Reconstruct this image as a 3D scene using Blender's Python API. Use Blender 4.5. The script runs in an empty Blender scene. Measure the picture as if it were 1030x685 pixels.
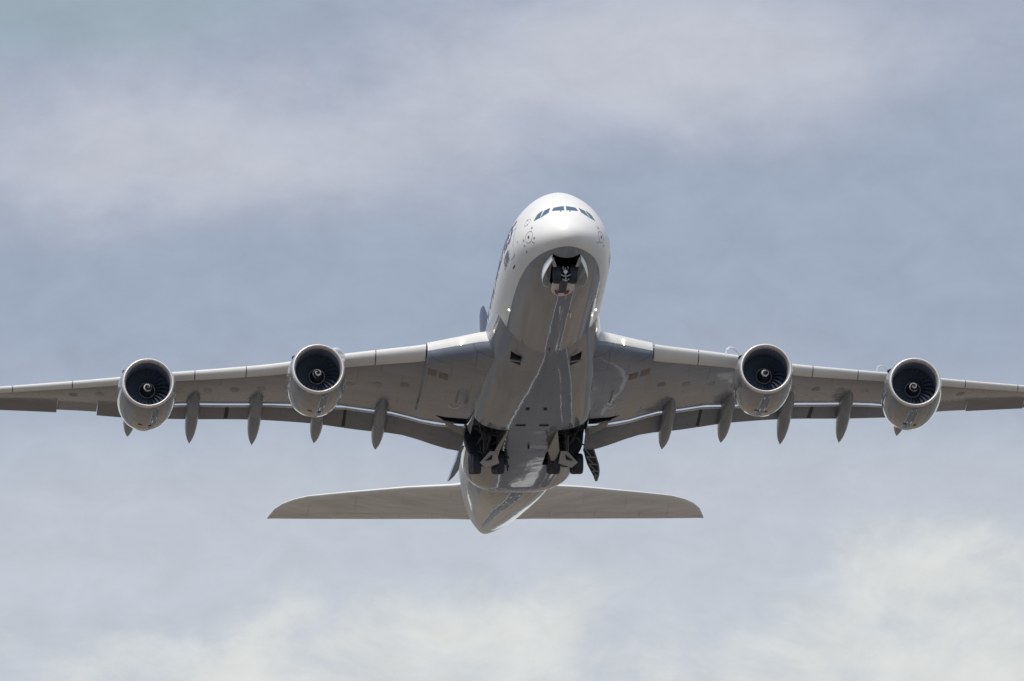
import bpy, bmesh, math, random
from mathutils import Matrix, Vector, Quaternion
random.seed(7)
sc = bpy.context.scene
C = sc.collection
R = math.radians

# ---------------------------------------------------------------- camera, light, exposure
cam_d = bpy.data.cameras.new('camera'); cam = bpy.data.objects.new('camera', cam_d); C.objects.link(cam)
ELEV = R(8.0)                                   # the photographer looks up 8 degrees through a long lens
cam.location = (0, 0, 1.7); cam.rotation_euler = (R(90) + ELEV, 0, 0)
cam_d.sensor_width = 36; cam_d.lens = 15258 / 1030 * 36
cam_d.clip_start = 1; cam_d.clip_end = 60000
sc.camera = cam

SUN_EL, SUN_AZ = R(60), R(205)                  # azimuth clockwise from +Y
sun_dir = Vector((math.sin(SUN_AZ) * math.cos(SUN_EL), math.cos(SUN_AZ) * math.cos(SUN_EL), math.sin(SUN_EL)))
sun_d = bpy.data.lights.new('sun', 'SUN'); sun_d.energy = 3.0; sun_d.angle = R(10); sun_d.color = (1, .95, .88)
sun = bpy.data.objects.new('sun', sun_d); C.objects.link(sun)
sun.rotation_euler = (-sun_dir).to_track_quat('-Z', 'Y').to_euler()
sun.location = (0, 0, 600)

vs = sc.view_settings
vs.view_transform = 'Standard'; vs.look = 'None'; vs.gamma = 1; vs.use_curve_mapping = False
vs.exposure = 0.1

def build_world():
    w = bpy.data.worlds.new('World'); sc.world = w; w.use_nodes = True
    nt = w.node_tree; nt.nodes.clear(); N = nt.nodes.new; L = nt.links.new
    out = N('ShaderNodeOutputWorld')
    sky = N('ShaderNodeTexSky'); sky.sky_type = 'NISHITA'; sky.sun_disc = False
    sky.sun_elevation = SUN_EL; sky.sun_rotation = SUN_AZ
    bsky = N('ShaderNodeBackground'); bsky.inputs[1].default_value = .08; L(sky.outputs[0], bsky.inputs[0])
    tc = N('ShaderNodeTexCoord'); sep = N('ShaderNodeSeparateXYZ'); L(tc.outputs['Generated'], sep.inputs[0])

    def mth(op, a, b=None, c=None, clamp=False):
        n = N('ShaderNodeMath'); n.operation = op; n.use_clamp = clamp
        for i, v in enumerate((a, b, c)):
            if v is None: continue
            if isinstance(v, (int, float)): n.inputs[i].default_value = v
            else: L(v, n.inputs[i])
        return n.outputs[0]
    # sky directions around the bearing of the aircraft: u across, v up
    u = mth('MULTIPLY', sep.outputs['X'], 30.0)
    v = mth('MULTIPLY', mth('SUBTRACT', sep.outputs['Z'], math.sin(ELEV)), 30.0)
    comb = N('ShaderNodeCombineXYZ'); L(u, comb.inputs[0]); L(mth('MULTIPLY', v, 1.5), comb.inputs[1]); L(sep.outputs['Y'], comb.inputs[2])

    def noise(scale, detail, off, rough=.5, dist=0.0):
        mp = N('ShaderNodeMapping'); mp.inputs['Location'].default_value = off; L(comb.outputs[0], mp.inputs[0])
        n = N('ShaderNodeTexNoise'); n.inputs['Scale'].default_value = scale; n.inputs['Detail'].default_value = detail
        n.inputs['Roughness'].default_value = rough; n.inputs['Distortion'].default_value = dist
        L(mp.outputs[0], n.inputs['Vector']); return n.outputs[0]

    def sstep(x, lo, hi):
        n = N('ShaderNodeMapRange'); n.interpolation_type = 'SMOOTHERSTEP'
        n.inputs[1].default_value = lo; n.inputs[2].default_value = hi; L(x, n.inputs[0]); return n.outputs[0]

    def mix(f, a, b):
        n = N('ShaderNodeMix'); n.data_type = 'RGBA'; L(f, n.inputs[0])
        for i, q in ((6, a), (7, b)):
            if isinstance(q, tuple): n.inputs[i].default_value = (*q, 1)
            else: L(q, n.inputs[i])
        return n.outputs[2]

    def bump(cx, cy, rx, ry):                   # a soft cloud bank centred on one sky direction
        du = mth('MULTIPLY', mth('SUBTRACT', u, cx), 1 / rx); dv = mth('MULTIPLY', mth('SUBTRACT', v, cy), 1 / ry)
        d = mth('ADD', mth('MULTIPLY', du, du), mth('MULTIPLY', dv, dv))
        return mth('POWER', 2.718, mth('MULTIPLY', d, -1.0))
    n1 = noise(1.1, 9, (3.1, 1.7, .4), .58, .3)
    n2 = noise(2.6, 10, (7.3, 4.2, 2.4), .62, .3)
    n3 = noise(.7, 4, (1.3, 9.2, 5.4), .5)
    BLUE, LILAC, PALE, CREAM, TEAL = SKYC
    # blue-grey veil -> lilac-grey cloud
    f1 = mth('ADD', mth('ADD', mth('MULTIPLY', mth('SUBTRACT', n1, .5), 1.35), .30),
             mth('ADD', mth('MULTIPLY', bump(-.62, .36, .55, .2), .50), mth('MULTIPLY', bump(.45, .55, .5, .14), .40)))
    f1 = mth('SUBTRACT', f1, mth('ADD', mth('MULTIPLY', bump(-.2, .12, 1.1, .17), .42), mth('MULTIPLY', bump(.75, .12, .6, .25), .25)))
    c = mix(sstep(f1, .14, .88), BLUE, LILAC)
    # pale lower sky
    f2 = mth('ADD', mth('MULTIPLY', v, -1.5), mth('MULTIPLY', mth('SUBTRACT', n3, .5), .8))
    c = mix(mth('MULTIPLY', sstep(f2, -.1, .75), .9), c, PALE)
    # cream sunlit cumulus low on the right
    f3 = mth('ADD', mth('ADD', mth('MULTIPLY', v, -1.5), mth('MULTIPLY', u, .12)), mth('ADD', mth('MULTIPLY', mth('SUBTRACT', n2, .5), 1.9), mth('ADD', mth('ADD', mth('MULTIPLY', bump(-.14, -.57, .36, .16), .60), mth('MULTIPLY', bump(-.68, -.62, .3, .1), .40)), mth('MULTIPLY', bump(.85, -.46, .36, .22), .55))))
    c = mix(mth('MULTIPLY', sstep(f3, .82, 1.7), .88), c, CREAM)
    # darker blue-green gap high on the left
    f4 = mth('ADD', bump(-.95, .70, .75, .2), mth('MULTIPLY', mth('SUBTRACT', n1, .5), .7))
    c = mix(mth('MULTIPLY', sstep(f4, .25, 1.0), .8), c, TEAL)
    n4 = noise(7.0, 8, (2.2, 8.1, 3.3), .62, .4)   # finer cloud texture
    g = mth('ADD', .87, mth('MULTIPLY', n4, .26)); vm = N('ShaderNodeVectorMath'); vm.operation = 'SCALE'; L(c, vm.inputs[0]); L(g, vm.inputs[3]); c = vm.outputs[0]
    bcl = N('ShaderNodeBackground'); L(c, bcl.inputs[0]); bcl.inputs[1].default_value = 1.0
    ms = N('ShaderNodeMixShader'); L(mth('ADD', .93, mth('MULTIPLY', n2, .06)), ms.inputs[0])
    L(bsky.outputs[0], ms.inputs[1]); L(bcl.outputs[0], ms.inputs[2]); L(ms.outputs[0], out.inputs[0])
SKYC = ((.325, .378, .482), (.505, .525, .60), (.525, .56, .62), (.70, .715, .685), (.29, .375, .425))
build_world()

# ---------------------------------------------------------------- materials
def mat(name, col, rough=.5, metal=0, spec=.5, noise=None, emit=None, coat=0, alpha=None):
    m = bpy.data.materials.new(name); m.use_nodes = True
    nt = m.node_tree; b = nt.nodes['Principled BSDF']
    b.inputs['Base Color'].default_value = (*col, 1); b.inputs['Roughness'].default_value = rough
    b.inputs['Metallic'].default_value = metal; b.inputs['Specular IOR Level'].default_value = spec
    b.inputs['Coat Weight'].default_value = coat; b.inputs['Coat Roughness'].default_value = .04
    if emit: b.inputs['Emission Color'].default_value = (*emit[0], 1); b.inputs['Emission Strength'].default_value = emit[1]
    if alpha is not None: b.inputs['Alpha'].default_value = alpha
    if noise:                                   # (scale xyz, amount): dirt and wear in the paint
        sc3, amt = noise
        tc = nt.nodes.new('ShaderNodeTexCoord'); mp = nt.nodes.new('ShaderNodeMapping'); mp.inputs['Scale'].default_value = sc3
        n = nt.nodes.new('ShaderNodeTexNoise'); n.inputs['Detail'].default_value = 6; n.inputs['Scale'].default_value = 1; n.inputs['Roughness'].default_value = .65
        r = nt.nodes.new('ShaderNodeMapRange'); r.inputs[1].default_value = .3; r.inputs[2].default_value = .7
        r.inputs[3].default_value = 1 - amt; r.inputs[4].default_value = 1 + amt * .6
        x = nt.nodes.new('ShaderNodeVectorMath'); x.operation = 'MULTIPLY'; x.inputs[0].default_value = col
        nt.links.new(tc.outputs['Object'], mp.inputs[0]); nt.links.new(mp.outputs[0], n.inputs['Vector'])
        nt.links.new(n.outputs[0], r.inputs[0]); nt.links.new(r.outputs[0], x.inputs[1]); nt.links.new(x.outputs[0], b.inputs['Base Color'])
    return m

def panel_lines(m, sx, sy, dark=.6, axis='XY', mortar=.012):
    """fine butt joints between skin panels"""
    nt = m.node_tree; b = nt.nodes['Principled BSDF']; N = nt.nodes.new
    tc = N('ShaderNodeTexCoord'); br = N('ShaderNodeTexBrick')
    vec = tc.outputs['Object']
    mp = N('ShaderNodeMapping'); mp.inputs['Scale'].default_value = (sx, sy, 1) if axis == 'XY' else (sx, 1, sy)
    if axis == 'YZ':
        mp.inputs['Rotation'].default_value = (0, 0, 0)
        sp = N('ShaderNodeSeparateXYZ'); cb = N('ShaderNodeCombineXYZ'); nt.links.new(vec, sp.inputs[0])
        nt.links.new(sp.outputs[1], cb.inputs[0]); nt.links.new(sp.outputs[2], cb.inputs[1]); vec = cb.outputs[0]
        mp.inputs['Scale'].default_value = (sx, sy, 1)
    nt.links.new(vec, mp.inputs[0]); nt.links.new(mp.outputs[0], br.inputs['Vector'])
    br.inputs['Scale'].default_value = 1; br.inputs['Mortar Size'].default_value = mortar; br.inputs['Mortar Smooth'].default_value = .3
    br.inputs['Brick Width'].default_value = 1; br.inputs['Row Height'].default_value = 1
    br.inputs['Color1'].default_value = (1, 1, 1, 1); br.inputs['Color2'].default_value = (.93, .93, .93, 1); br.inputs['Mortar'].default_value = (dark, dark, dark, 1)
    x = N('ShaderNodeMix'); x.data_type = 'RGBA'; x.blend_type = 'MULTIPLY'; x.inputs[0].default_value = 1
    src = b.inputs['Base Color'].links[0].from_socket if b.inputs['Base Color'].links else None
    if src: nt.links.new(src, x.inputs[6])
    else: x.inputs[6].default_value = b.inputs['Base Color'].default_value
    nt.links.new(br.outputs[0], x.inputs[7]); nt.links.new(x.outputs[2], b.inputs['Base Color'])
    return m

def wavy(m, scale=.55, dist=.012):
    nt = m.node_tree; b = nt.nodes['Principled BSDF']; tc = nt.nodes.new('ShaderNodeTexCoord'); n = nt.nodes.new('ShaderNodeTexNoise')
    n.inputs['Scale'].default_value = scale; n.inputs['Detail'].default_value = 3; bp = nt.nodes.new('ShaderNodeBump')
    bp.inputs['Strength'].default_value = 1; bp.inputs['Distance'].default_value = dist
    nt.links.new(tc.outputs['Object'], n.inputs['Vector']); nt.links.new(n.outputs[0], bp.inputs['Height'])
    nt.links.new(bp.outputs[0], b.inputs['Normal']); nt.links.new(bp.outputs[0], b.inputs['Coat Normal']); return m

M = {}
M['white'] = mat('white_paint', (.80, .79, .77), .28, noise=((.6, .12, .6), .05), coat=.3)
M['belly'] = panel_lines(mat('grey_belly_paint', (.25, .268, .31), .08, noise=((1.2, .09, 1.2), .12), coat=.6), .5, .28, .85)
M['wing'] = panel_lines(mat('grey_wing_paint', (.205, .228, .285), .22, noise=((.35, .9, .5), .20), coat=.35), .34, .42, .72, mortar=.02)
M['lead'] = mat('pale_leading_edge', (.76, .75, .73), .30, noise=((.5, .5, .5), .05))
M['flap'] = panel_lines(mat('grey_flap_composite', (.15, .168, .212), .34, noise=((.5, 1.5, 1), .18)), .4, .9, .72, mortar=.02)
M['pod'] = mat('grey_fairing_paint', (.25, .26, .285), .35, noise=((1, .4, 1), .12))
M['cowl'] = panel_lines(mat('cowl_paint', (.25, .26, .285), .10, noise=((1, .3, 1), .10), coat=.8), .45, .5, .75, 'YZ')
M['lip'] = mat('bare_aluminium_lip', (.78, .74, .72), .42, metal=.55)
M['inlet'] = mat('inlet_lining', (.12, .14, .19), .5)
M['blade'] = mat('fan_blade_titanium', (.06, .075, .11), .6)
M['spin'] = mat('spinner_black', (.012, .015, .022), .35)
M['swirl'] = mat('spiral_white', (.75, .72, .68), .5)
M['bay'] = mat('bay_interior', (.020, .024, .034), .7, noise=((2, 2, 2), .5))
M['tyre'] = mat('tyre_rubber', (.024, .030, .043), .6)
M['rim'] = mat('wheel_hub_grey', (.20, .21, .23), .5)
M['strut'] = mat('gear_steel', (.045, .05, .06), .45, metal=.3)
M['cream'] = mat('primer_cream', (.42, .40, .37), .5, noise=((1, 1, 1), .1))
M['dwhite'] = mat('door_inner_white', (.84, .86, .88), .35)
M['red'] = mat('red_marking', (.30, .02, .04), .5)
M['glass'] = mat('cockpit_glass', (.075, .125, .20), .08, spec=.8)  # blue lifted in the base colour to stand for reflected sky
M['dark'] = mat('dark_slot', (.012, .014, .018), .6)
M['navy'] = mat('navy_paint', (.035, .035, .14), .35)
M['mark'] = mat('stencil_grey', (.22, .22, .25), .5)
M['lamp'] = mat('lit_lamp', (1, .9, .75), .3, emit=((1, .84, .62), 4.0))
M['aileron'] = mat('aileron_paint', (.20, .21, .235), .3, noise=((.4, 1, .5), .12))
M['duct'] = mat('duct_lining', (.11, .115, .125), .5)
M['fin'] = mat('dark_blue_fin', (.055, .062, .12), .35)
M['link'] = mat('worn_steel_grey', (.42, .42, .43), .45)
M['bronze'] = mat('heat_stained_metal', (.20, .155, .135), .5, noise=((2, 2, 2), .2))
M['nozzle'] = mat('nozzle_metal', (.18, .17, .16), .4, metal=.7)
M['vapour'] = mat('vapour', (.9, .92, .95), 1, alpha=.45)

# ---------------------------------------------------------------- mesh helpers (aircraft axes: x to port, y aft, z up, nose tip y=0)
O = Vector((0, 35, -4.9))                        # base of the aircraft, under the belly

def link(name, bm, m, parent=None, off=O, ang=35, keep=False):
    if not keep: bmesh.ops.recalc_face_normals(bm, faces=bm.faces)
    me = bpy.data.meshes.new(name); bm.to_mesh(me); bm.free()
    if off is not None: me.transform(Matrix.Translation(-off))
    for x in (m if isinstance(m, (list, tuple)) else [m]): me.materials.append(x)
    me.polygons.foreach_set('use_smooth', [True] * len(me.polygons)); me.set_sharp_from_angle(angle=R(ang))
    o = bpy.data.objects.new(name, me); C.objects.link(o)
    if parent is not None: o.parent = parent
    return o

def loft(bm, rings, closed=True, caps=(True, True), mi=0):
    vs_ = [[bm.verts.new(p) for p in r] for r in rings]
    n = len(rings[0]); fs = []
    for a, b in zip(vs_, vs_[1:]):
        for i in range(n if closed else n - 1):
            f = bm.faces.new((a[i], a[(i + 1) % n], b[(i + 1) % n], b[i])); f.material_index = mi; fs.append(f)
    if caps[0]: f = bm.faces.new(vs_[0]); f.material_index = mi
    if caps[1]: f = bm.faces.new(vs_[-1][::-1]); f.material_index = mi
    return vs_

def lathe(bm, prof, n=48, c=(0, 0, 0), mi=0, closed=False):
    """revolve (y, r) about the y axis"""
    rings = [[(c[0] + r * math.cos(2 * math.pi * k / n), c[1] + y, c[2] + r * math.sin(2 * math.pi * k / n)) for k in range(n)] for y, r in prof]
    if closed: rings.append(rings[0])
    v = loft(bm, rings, caps=(False, False), mi=mi)
    if closed: bmesh.ops.remove_doubles(bm, verts=bm.verts, dist=1e-5)
    return v

def tube(bm, pts, rad, n=10, mi=0, caps=True):
    pts = [Vector(p) for p in pts]; rad = rad if isinstance(rad, (list, tuple)) else [rad] * len(pts); rings = []
    for i, p in enumerate(pts):
        d = (pts[min(i + 1, len(pts) - 1)] - pts[max(i - 1, 0)]).normalized()
        a = d.cross(Vector((0, 0, 1)) if abs(d.z) < .9 else Vector((1, 0, 0))).normalized(); b = d.cross(a)
        rings.append([p + rad[i] * (a * math.cos(2 * math.pi * k / n) + b * math.sin(2 * math.pi * k / n)) for k in range(n)])
    return loft(bm, rings, caps=(caps, caps), mi=mi)

def slab(bm, poly, th, mi=0):
    """polygon in space given a thickness along its normal"""
    poly = [Vector(p) for p in poly]
    nrm = sum(((poly[i] - poly[0]).cross(poly[i + 1] - poly[0]) for i in range(1, len(poly) - 1)), Vector()).normalized()
    return loft(bm, [[p - nrm * th / 2 for p in poly], [p + nrm * th / 2 for p in poly]], mi=mi)

def box(bm, lo, hi, mi=0):
    x0, y0, z0 = lo; x1, y1, z1 = hi
    loft(bm, [[(x0, y0, z0), (x1, y0, z0), (x1, y0, z1), (x0, y0, z1)], [(x0, y1, z0), (x1, y1, z0), (x1, y1, z1), (x0, y1, z1)]], mi=mi)

def cut(o, bmc, m):
    """carve a recess out of o; the recess takes material m"""
    c = link('cutter', bmc, m, air)
    md = o.modifiers.new('cut', 'BOOLEAN'); md.operation = 'DIFFERENCE'; md.object = c; md.solver = 'EXACT'
    md.material_mode = 'TRANSFER'
    dg = bpy.context.evaluated_depsgraph_get(); dg.update()
    me = bpy.data.meshes.new_from_object(o.evaluated_get(dg)); o.modifiers.clear()
    old = o.data; o.data = me; me.name = old.name + '_cut'
    bpy.data.objects.remove(c)
    me.set_sharp_from_angle(angle=R(35))

def lerp(x, xs, ys):
    if x <= xs[0]: return ys[0]
    for i in range(len(xs) - 1):
        if x <= xs[i + 1]: return ys[i] + (ys[i + 1] - ys[i]) * (x - xs[i]) / (xs[i + 1] - xs[i])
    return ys[-1]

def smooth(x, xs, ys):
    """monotone cubic through the points"""
    n = len(xs)
    if x <= xs[0]: return ys[0]
    if x >= xs[-1]: return ys[-1]
    i = next(k for k in range(n - 1) if x <= xs[k + 1])
    d = [(ys[k + 1] - ys[k]) / (xs[k + 1] - xs[k]) for k in range(n - 1)]
    def m(k):
        if k == 0: return d[0]
        if k == n - 1: return d[-1]
        return 0 if d[k - 1] * d[k] <= 0 else 2 * d[k - 1] * d[k] / (d[k - 1] + d[k])
    h = xs[i + 1] - xs[i]; t = (x - xs[i]) / h
    return (2*t**3-3*t*t+1)*ys[i] + (t**3-2*t*t+t)*h*m(i) + (-2*t**3+3*t*t)*ys[i+1] + (t**3-t*t)*h*m(i+1)

FS=[(0,-2.0,-2.0,.001,-2.0),(.08,-1.66,-2.33,.40,-2.0),(.25,-1.38,-2.56,.74,-1.98),(.5,-1.05,-2.77,1.08,-1.94),(1,-.5,-3.0,1.56,-1.87),
(1.6,.08,-3.2,1.98,-1.77),(2.4,.82,-3.41,2.40,-1.62),(3.4,1.52,-3.62,2.76,-1.42),(4.6,2.2,-3.82,3.04,-1.2),(6,2.8,-3.98,3.25,-1.0),
(8,3.42,-4.12,3.44,-.8),(10,3.76,-4.18,3.53,-.7),(12.5,4.02,-4.2,3.57,-.65),(15,4.12,-4.2,3.57,-.65),(46,4.12,-4.2,3.57,-.65),
(50,4.12,-3.75,3.45,-.5),(54,4.08,-2.95,3.15,-.1),(58,4.02,-2.05,2.7,.4),(62,3.75,-1.1,2.28,.9),(66,3.35,-.1,1.72,1.4),(70,2.8,.95,.95,1.85),(72.4,2.35,1.7,.3,2.02),(72.7,2.2,1.85,.15,2.03)]
def fus(s):
    s=min(max(s,0),72.7)
    xs=[f[0] for f in FS]
    i=max(0,min(len(FS)-2,next((k for k in range(len(FS)-1) if s<=FS[k+1][0]),len(FS)-2)))
    out=[]
    for c in range(1,5):
        def y(k): return FS[k][c]
        def m(k):
            if k==0 : return (y(1)-y(0))/(xs[1]-xs[0])
            if k==len(FS)-1: return (y(k)-y(k-1))/(xs[k]-xs[k-1])
            a=(y(k)-y(k-1))/(xs[k]-xs[k-1]); b=(y(k+1)-y(k))/(xs[k+1]-xs[k])
            return 0 if a*b<=0 else 2*a*b/(a+b)
        h=xs[i+1]-xs[i]; t=(s-xs[i])/h
        out.append((2*t**3-3*t*t+1)*y(i)+(t**3-2*t*t+t)*h*m(i)+(-2*t**3+3*t*t)*y(i+1)+(t**3-t*t)*h*m(i+1))
    return out
def fpt(s,ph):
    zt,zb,hw,zc=fus(s); c,n=math.cos(ph),math.sin(ph)
    if n>0:
        k=1/((abs(c)**1.8+n**1.8)**(1/1.8)); return (hw*c*k, s, zc+(zt-zc)*n*k)
    return (hw*c, s, zc+(zc-zb)*n)

def fside(s, z, side, off=.006):
    """point of the fuselage skin at station s and height z, pushed out a little"""
    zt, zb, hw, zc = fus(s)
    e = 1.8 if z > zc else 2
    t = min(1, abs(z - zc) / ((zt - zc) if z > zc else (zc - zb)))
    return (side * (hw * (1 - t ** e) ** (1 / e) + off), s, z)

def fnose(x, z, off=.008):
    """point of the nose skin straight behind (x, z)"""
    lo, hi = 0.0, 9.0
    for _ in range(40):
        m = (lo + hi) / 2; zt, zb, hw, zc = fus(m); e = 1.8 if z > zc else 2
        g = (abs(x) / hw) ** e + (abs(z - zc) / ((zt - zc) if z > zc else (zc - zb))) ** e
        if g > 1: lo = m
        else: hi = m
    return (x, hi - off, z + off * .6)

def patch(bm, fn, q, nu=6, nv=4, mi=0):
    """curved quad lying on a skin: q = four corners in the skin's own coordinates"""
    g = []
    for i in range(nu + 1):
        row = []
        for j in range(nv + 1):
            a, b = i / nu, j / nv
            x = (1-a)*(1-b)*q[0][0] + a*(1-b)*q[1][0] + a*b*q[2][0] + (1-a)*b*q[3][0]
            y = (1-a)*(1-b)*q[0][1] + a*(1-b)*q[1][1] + a*b*q[2][1] + (1-a)*b*q[3][1]
            row.append(bm.verts.new(fn(x, y)))
        g.append(row)
    for i in range(nu):
        for j in range(nv):
            f = bm.faces.new((g[i][j], g[i+1][j], g[i+1][j+1], g[i][j+1])); f.material_index = mi

# ---------------------------------------------------------------- ground below the climb-out
CW = Matrix(((1, 0, 0), (0, math.cos(ELEV), math.sin(ELEV)), (0, 0, 0))); CW = Matrix(((1, 0, 0), (0, -math.sin(ELEV), math.cos(ELEV)), (0, math.cos(ELEV), math.sin(ELEV)))).transposed()
AL, PS, RO = 0.338034, 0.085112, -0.028871       # how the aircraft lies to the line of sight: belly angle, yaw, bank
fv = Vector((math.sin(PS) * math.cos(AL), math.cos(PS) * math.cos(AL), math.sin(AL)))
r0 = fv.cross(Vector((0, 0, 1))).normalized(); u0 = r0.cross(fv)
rv = math.cos(RO) * r0 + math.sin(RO) * u0; uv = -math.sin(RO) * r0 + math.cos(RO) * u0
MA = Matrix((rv, uv, fv))
ROT = CW @ MA
LOC = Vector((0, 0, 1.7)) + CW @ (MA @ (O - Vector((0, 35, 0))) + Vector((0.9403, -2.6043, 1019.1)))
head = ROT @ Vector((0, 1, 0)); head.z = 0; head.normalize()      # aft direction over the ground
side = Vector((head.y, -head.x, 0))

def structure(name, bm, m):
    o = link(name, bm, m, None, None); o['kind'] = 'structure'; return o

def ground():
    g = mat('dry_grass', (.155, .142, .122), .95); nt = g.node_tree; N = nt.nodes.new; L = nt.links.new
    tc = N('ShaderNodeTexCoord'); ns = N('ShaderNodeTexNoise'); ns.inputs['Scale'].default_value = .009; ns.inputs['Detail'].default_value = 7; ns.inputs['Roughness'].default_value = .6
    vo = N('ShaderNodeTexVoronoi'); vo.inputs['Scale'].default_value = .0045; L(tc.outputs['Object'], ns.inputs['Vector']); L(tc.outputs['Object'], vo.inputs['Vector'])
    sx = N('ShaderNodeSeparateXYZ'); L(vo.outputs['Color'], sx.inputs[0])
    ad = N('ShaderNodeMath'); ad.operation = 'MULTIPLY_ADD'; L(sx.outputs[0], ad.inputs[0]); ad.inputs[1].default_value = .45; L(ns.outputs[0], ad.inputs[2])
    cr = N('ShaderNodeValToRGB'); L(ad.outputs[0], cr.inputs[0]); cr.color_ramp.elements[0].position = .40; cr.color_ramp.elements[1].position = .95
    cr.color_ramp.elements[0].color = (.064, .072, .074, 1); cr.color_ramp.elements[1].color = (.195, .168, .135, 1)
    e_ = cr.color_ramp.elements.new(.68); e_.color = (.120, .121, .121, 1); L(cr.outputs[0], nt.nodes['Principled BSDF'].inputs['Base Color'])
    bm = bmesh.new(); bm.faces.new([bm.verts.new(p) for p in ((-25000, -25000, 0), (25000, -25000, 0), (25000, 25000, 0), (-25000, 25000, 0))])
    structure('ground', bm, g)
    asp = mat('runway_asphalt', (.075, .075, .08), .85, noise=((.05, .05, .05), .25)); wh = mat('runway_paint', (.75, .75, .72), .7)
    base = Vector((LOC.x, LOC.y, 0)) + side * 40
    def rect(bm, a0, a1, s0, s1, z):
        bm.faces.new([bm.verts.new(base + head * a + side * s + Vector((0, 0, z))) for a, s in ((a0, s0), (a1, s0), (a1, s1), (a0, s1))])
    bm = bmesh.new(); rect(bm, -150, 3300, -30, 30, .03); structure('runway', bm, asp)
    dry = mat('mown_dry_grass', (.19, .152, .110), .95, noise=((.02, .02, .02), .3)); bm = bmesh.new()
    for a_, b_ in ((-150, -36), (36, 140)): rect(bm, -150, 3300, a_, b_, .02)
    structure('grass_strip', bm, dry)
    bm = bmesh.new(); rect(bm, -150, 3300, 150, 173, .03); structure('taxiway', bm, asp)
    bm = bmesh.new()
    for s in (-28.6, 27.0): rect(bm, -100, 3250, s, s + 1.6, .06)
    for k in range(64): rect(bm, 40 + 50 * k, 70 + 50 * k, -.45, .45, .06)
    for k in range(16):
        s = -26 + k * 3.45; rect(bm, -85, -55, s, s + 1.8, .06)
    for a in (90, 240, 390, 540, 690):
        for sg in (-1, 1):
            for j in range(3 if a != 240 else 1): rect(bm, a, a + 24 if a != 240 else a + 45, sg * (10 + 3 * j), sg * (12 + 3 * j) if a != 240 else sg * 16, .06)
    structure('runway_marking', bm, wh)
ground()

# ---------------------------------------------------------------- the aircraft
air = bpy.data.objects.new('airliner', None); C.objects.link(air)
air.matrix_world = Matrix.Translation(LOC) @ ROT.to_4x4()
air['label'] = 'white four engined double deck airliner with grey belly climbing away with its gear half raised'
air['category'] = 'airliner'

# ---- fuselage
def fuselage():
    bm = bmesh.new()
    ss = [.02, .05, .1, .18, .3, .45, .65, .9, 1.2, 1.6, 2, 2.5, 3, 3.6, 4.2, 5, 6, 7, 8, 9, 10, 11.25, 12.5, 15] + [15 + 3.1 * k for k in range(1, 11)] + [48, 50, 52, 54, 56, 58, 60, 62, 64, 66, 68, 70, 71.5, 72.4, 72.7]
    n = 72
    rings = [[fpt(s, 2 * math.pi * k / n) for k in range(n)] for s in ss]
    loft(bm, rings)
    o = link('fuselage', bm, M['skin'], air, ang=40)
    # nose gear bay
    c = bmesh.new(); q = []
    for z in (-4.8, -2.2):
        q.append([(-.92, 1.60, z), (-.5, 1.74, z), (0, 1.80, z), (.5, 1.74, z), (.92, 1.60, z), (.86, 5.0, z), (.5, 5.9, z), (-.5, 5.9, z), (-.86, 5.0, z)])
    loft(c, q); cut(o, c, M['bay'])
    return o

def skin_material():
    """white above, grey below a sharp paint line along the lower fuselage"""
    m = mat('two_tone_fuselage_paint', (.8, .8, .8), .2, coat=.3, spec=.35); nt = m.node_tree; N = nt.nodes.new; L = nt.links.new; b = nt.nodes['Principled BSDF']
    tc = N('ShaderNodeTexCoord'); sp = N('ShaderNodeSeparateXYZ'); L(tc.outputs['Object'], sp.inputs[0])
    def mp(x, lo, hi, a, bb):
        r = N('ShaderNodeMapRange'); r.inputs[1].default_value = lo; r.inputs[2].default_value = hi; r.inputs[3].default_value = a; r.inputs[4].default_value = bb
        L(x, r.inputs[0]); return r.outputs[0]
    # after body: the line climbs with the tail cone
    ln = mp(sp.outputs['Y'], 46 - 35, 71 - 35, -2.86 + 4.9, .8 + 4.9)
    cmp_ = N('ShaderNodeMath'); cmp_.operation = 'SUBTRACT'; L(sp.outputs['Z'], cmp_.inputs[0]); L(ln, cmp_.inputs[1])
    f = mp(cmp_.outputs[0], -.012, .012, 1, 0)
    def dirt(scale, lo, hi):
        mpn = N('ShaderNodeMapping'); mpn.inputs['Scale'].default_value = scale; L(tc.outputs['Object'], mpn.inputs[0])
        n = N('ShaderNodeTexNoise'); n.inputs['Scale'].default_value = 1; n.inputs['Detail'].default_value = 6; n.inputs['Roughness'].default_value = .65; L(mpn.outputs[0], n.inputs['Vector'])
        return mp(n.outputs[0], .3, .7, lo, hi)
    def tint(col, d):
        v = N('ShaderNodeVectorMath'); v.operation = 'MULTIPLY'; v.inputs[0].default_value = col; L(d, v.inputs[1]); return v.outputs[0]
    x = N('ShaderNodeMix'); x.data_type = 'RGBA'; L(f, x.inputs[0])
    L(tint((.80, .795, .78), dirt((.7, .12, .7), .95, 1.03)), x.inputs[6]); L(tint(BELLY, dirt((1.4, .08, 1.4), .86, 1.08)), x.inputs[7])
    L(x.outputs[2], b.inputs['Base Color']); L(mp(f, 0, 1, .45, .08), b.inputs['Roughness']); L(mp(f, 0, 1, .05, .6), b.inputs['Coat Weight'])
    return m
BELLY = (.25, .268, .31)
M['skin'] = skin_material()
wavy(M['skin']); wavy(M['belly']); wavy(M['wing'], .5, .012); wavy(M['cowl'], 1.2, .008)
fu = fuselage()

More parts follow.
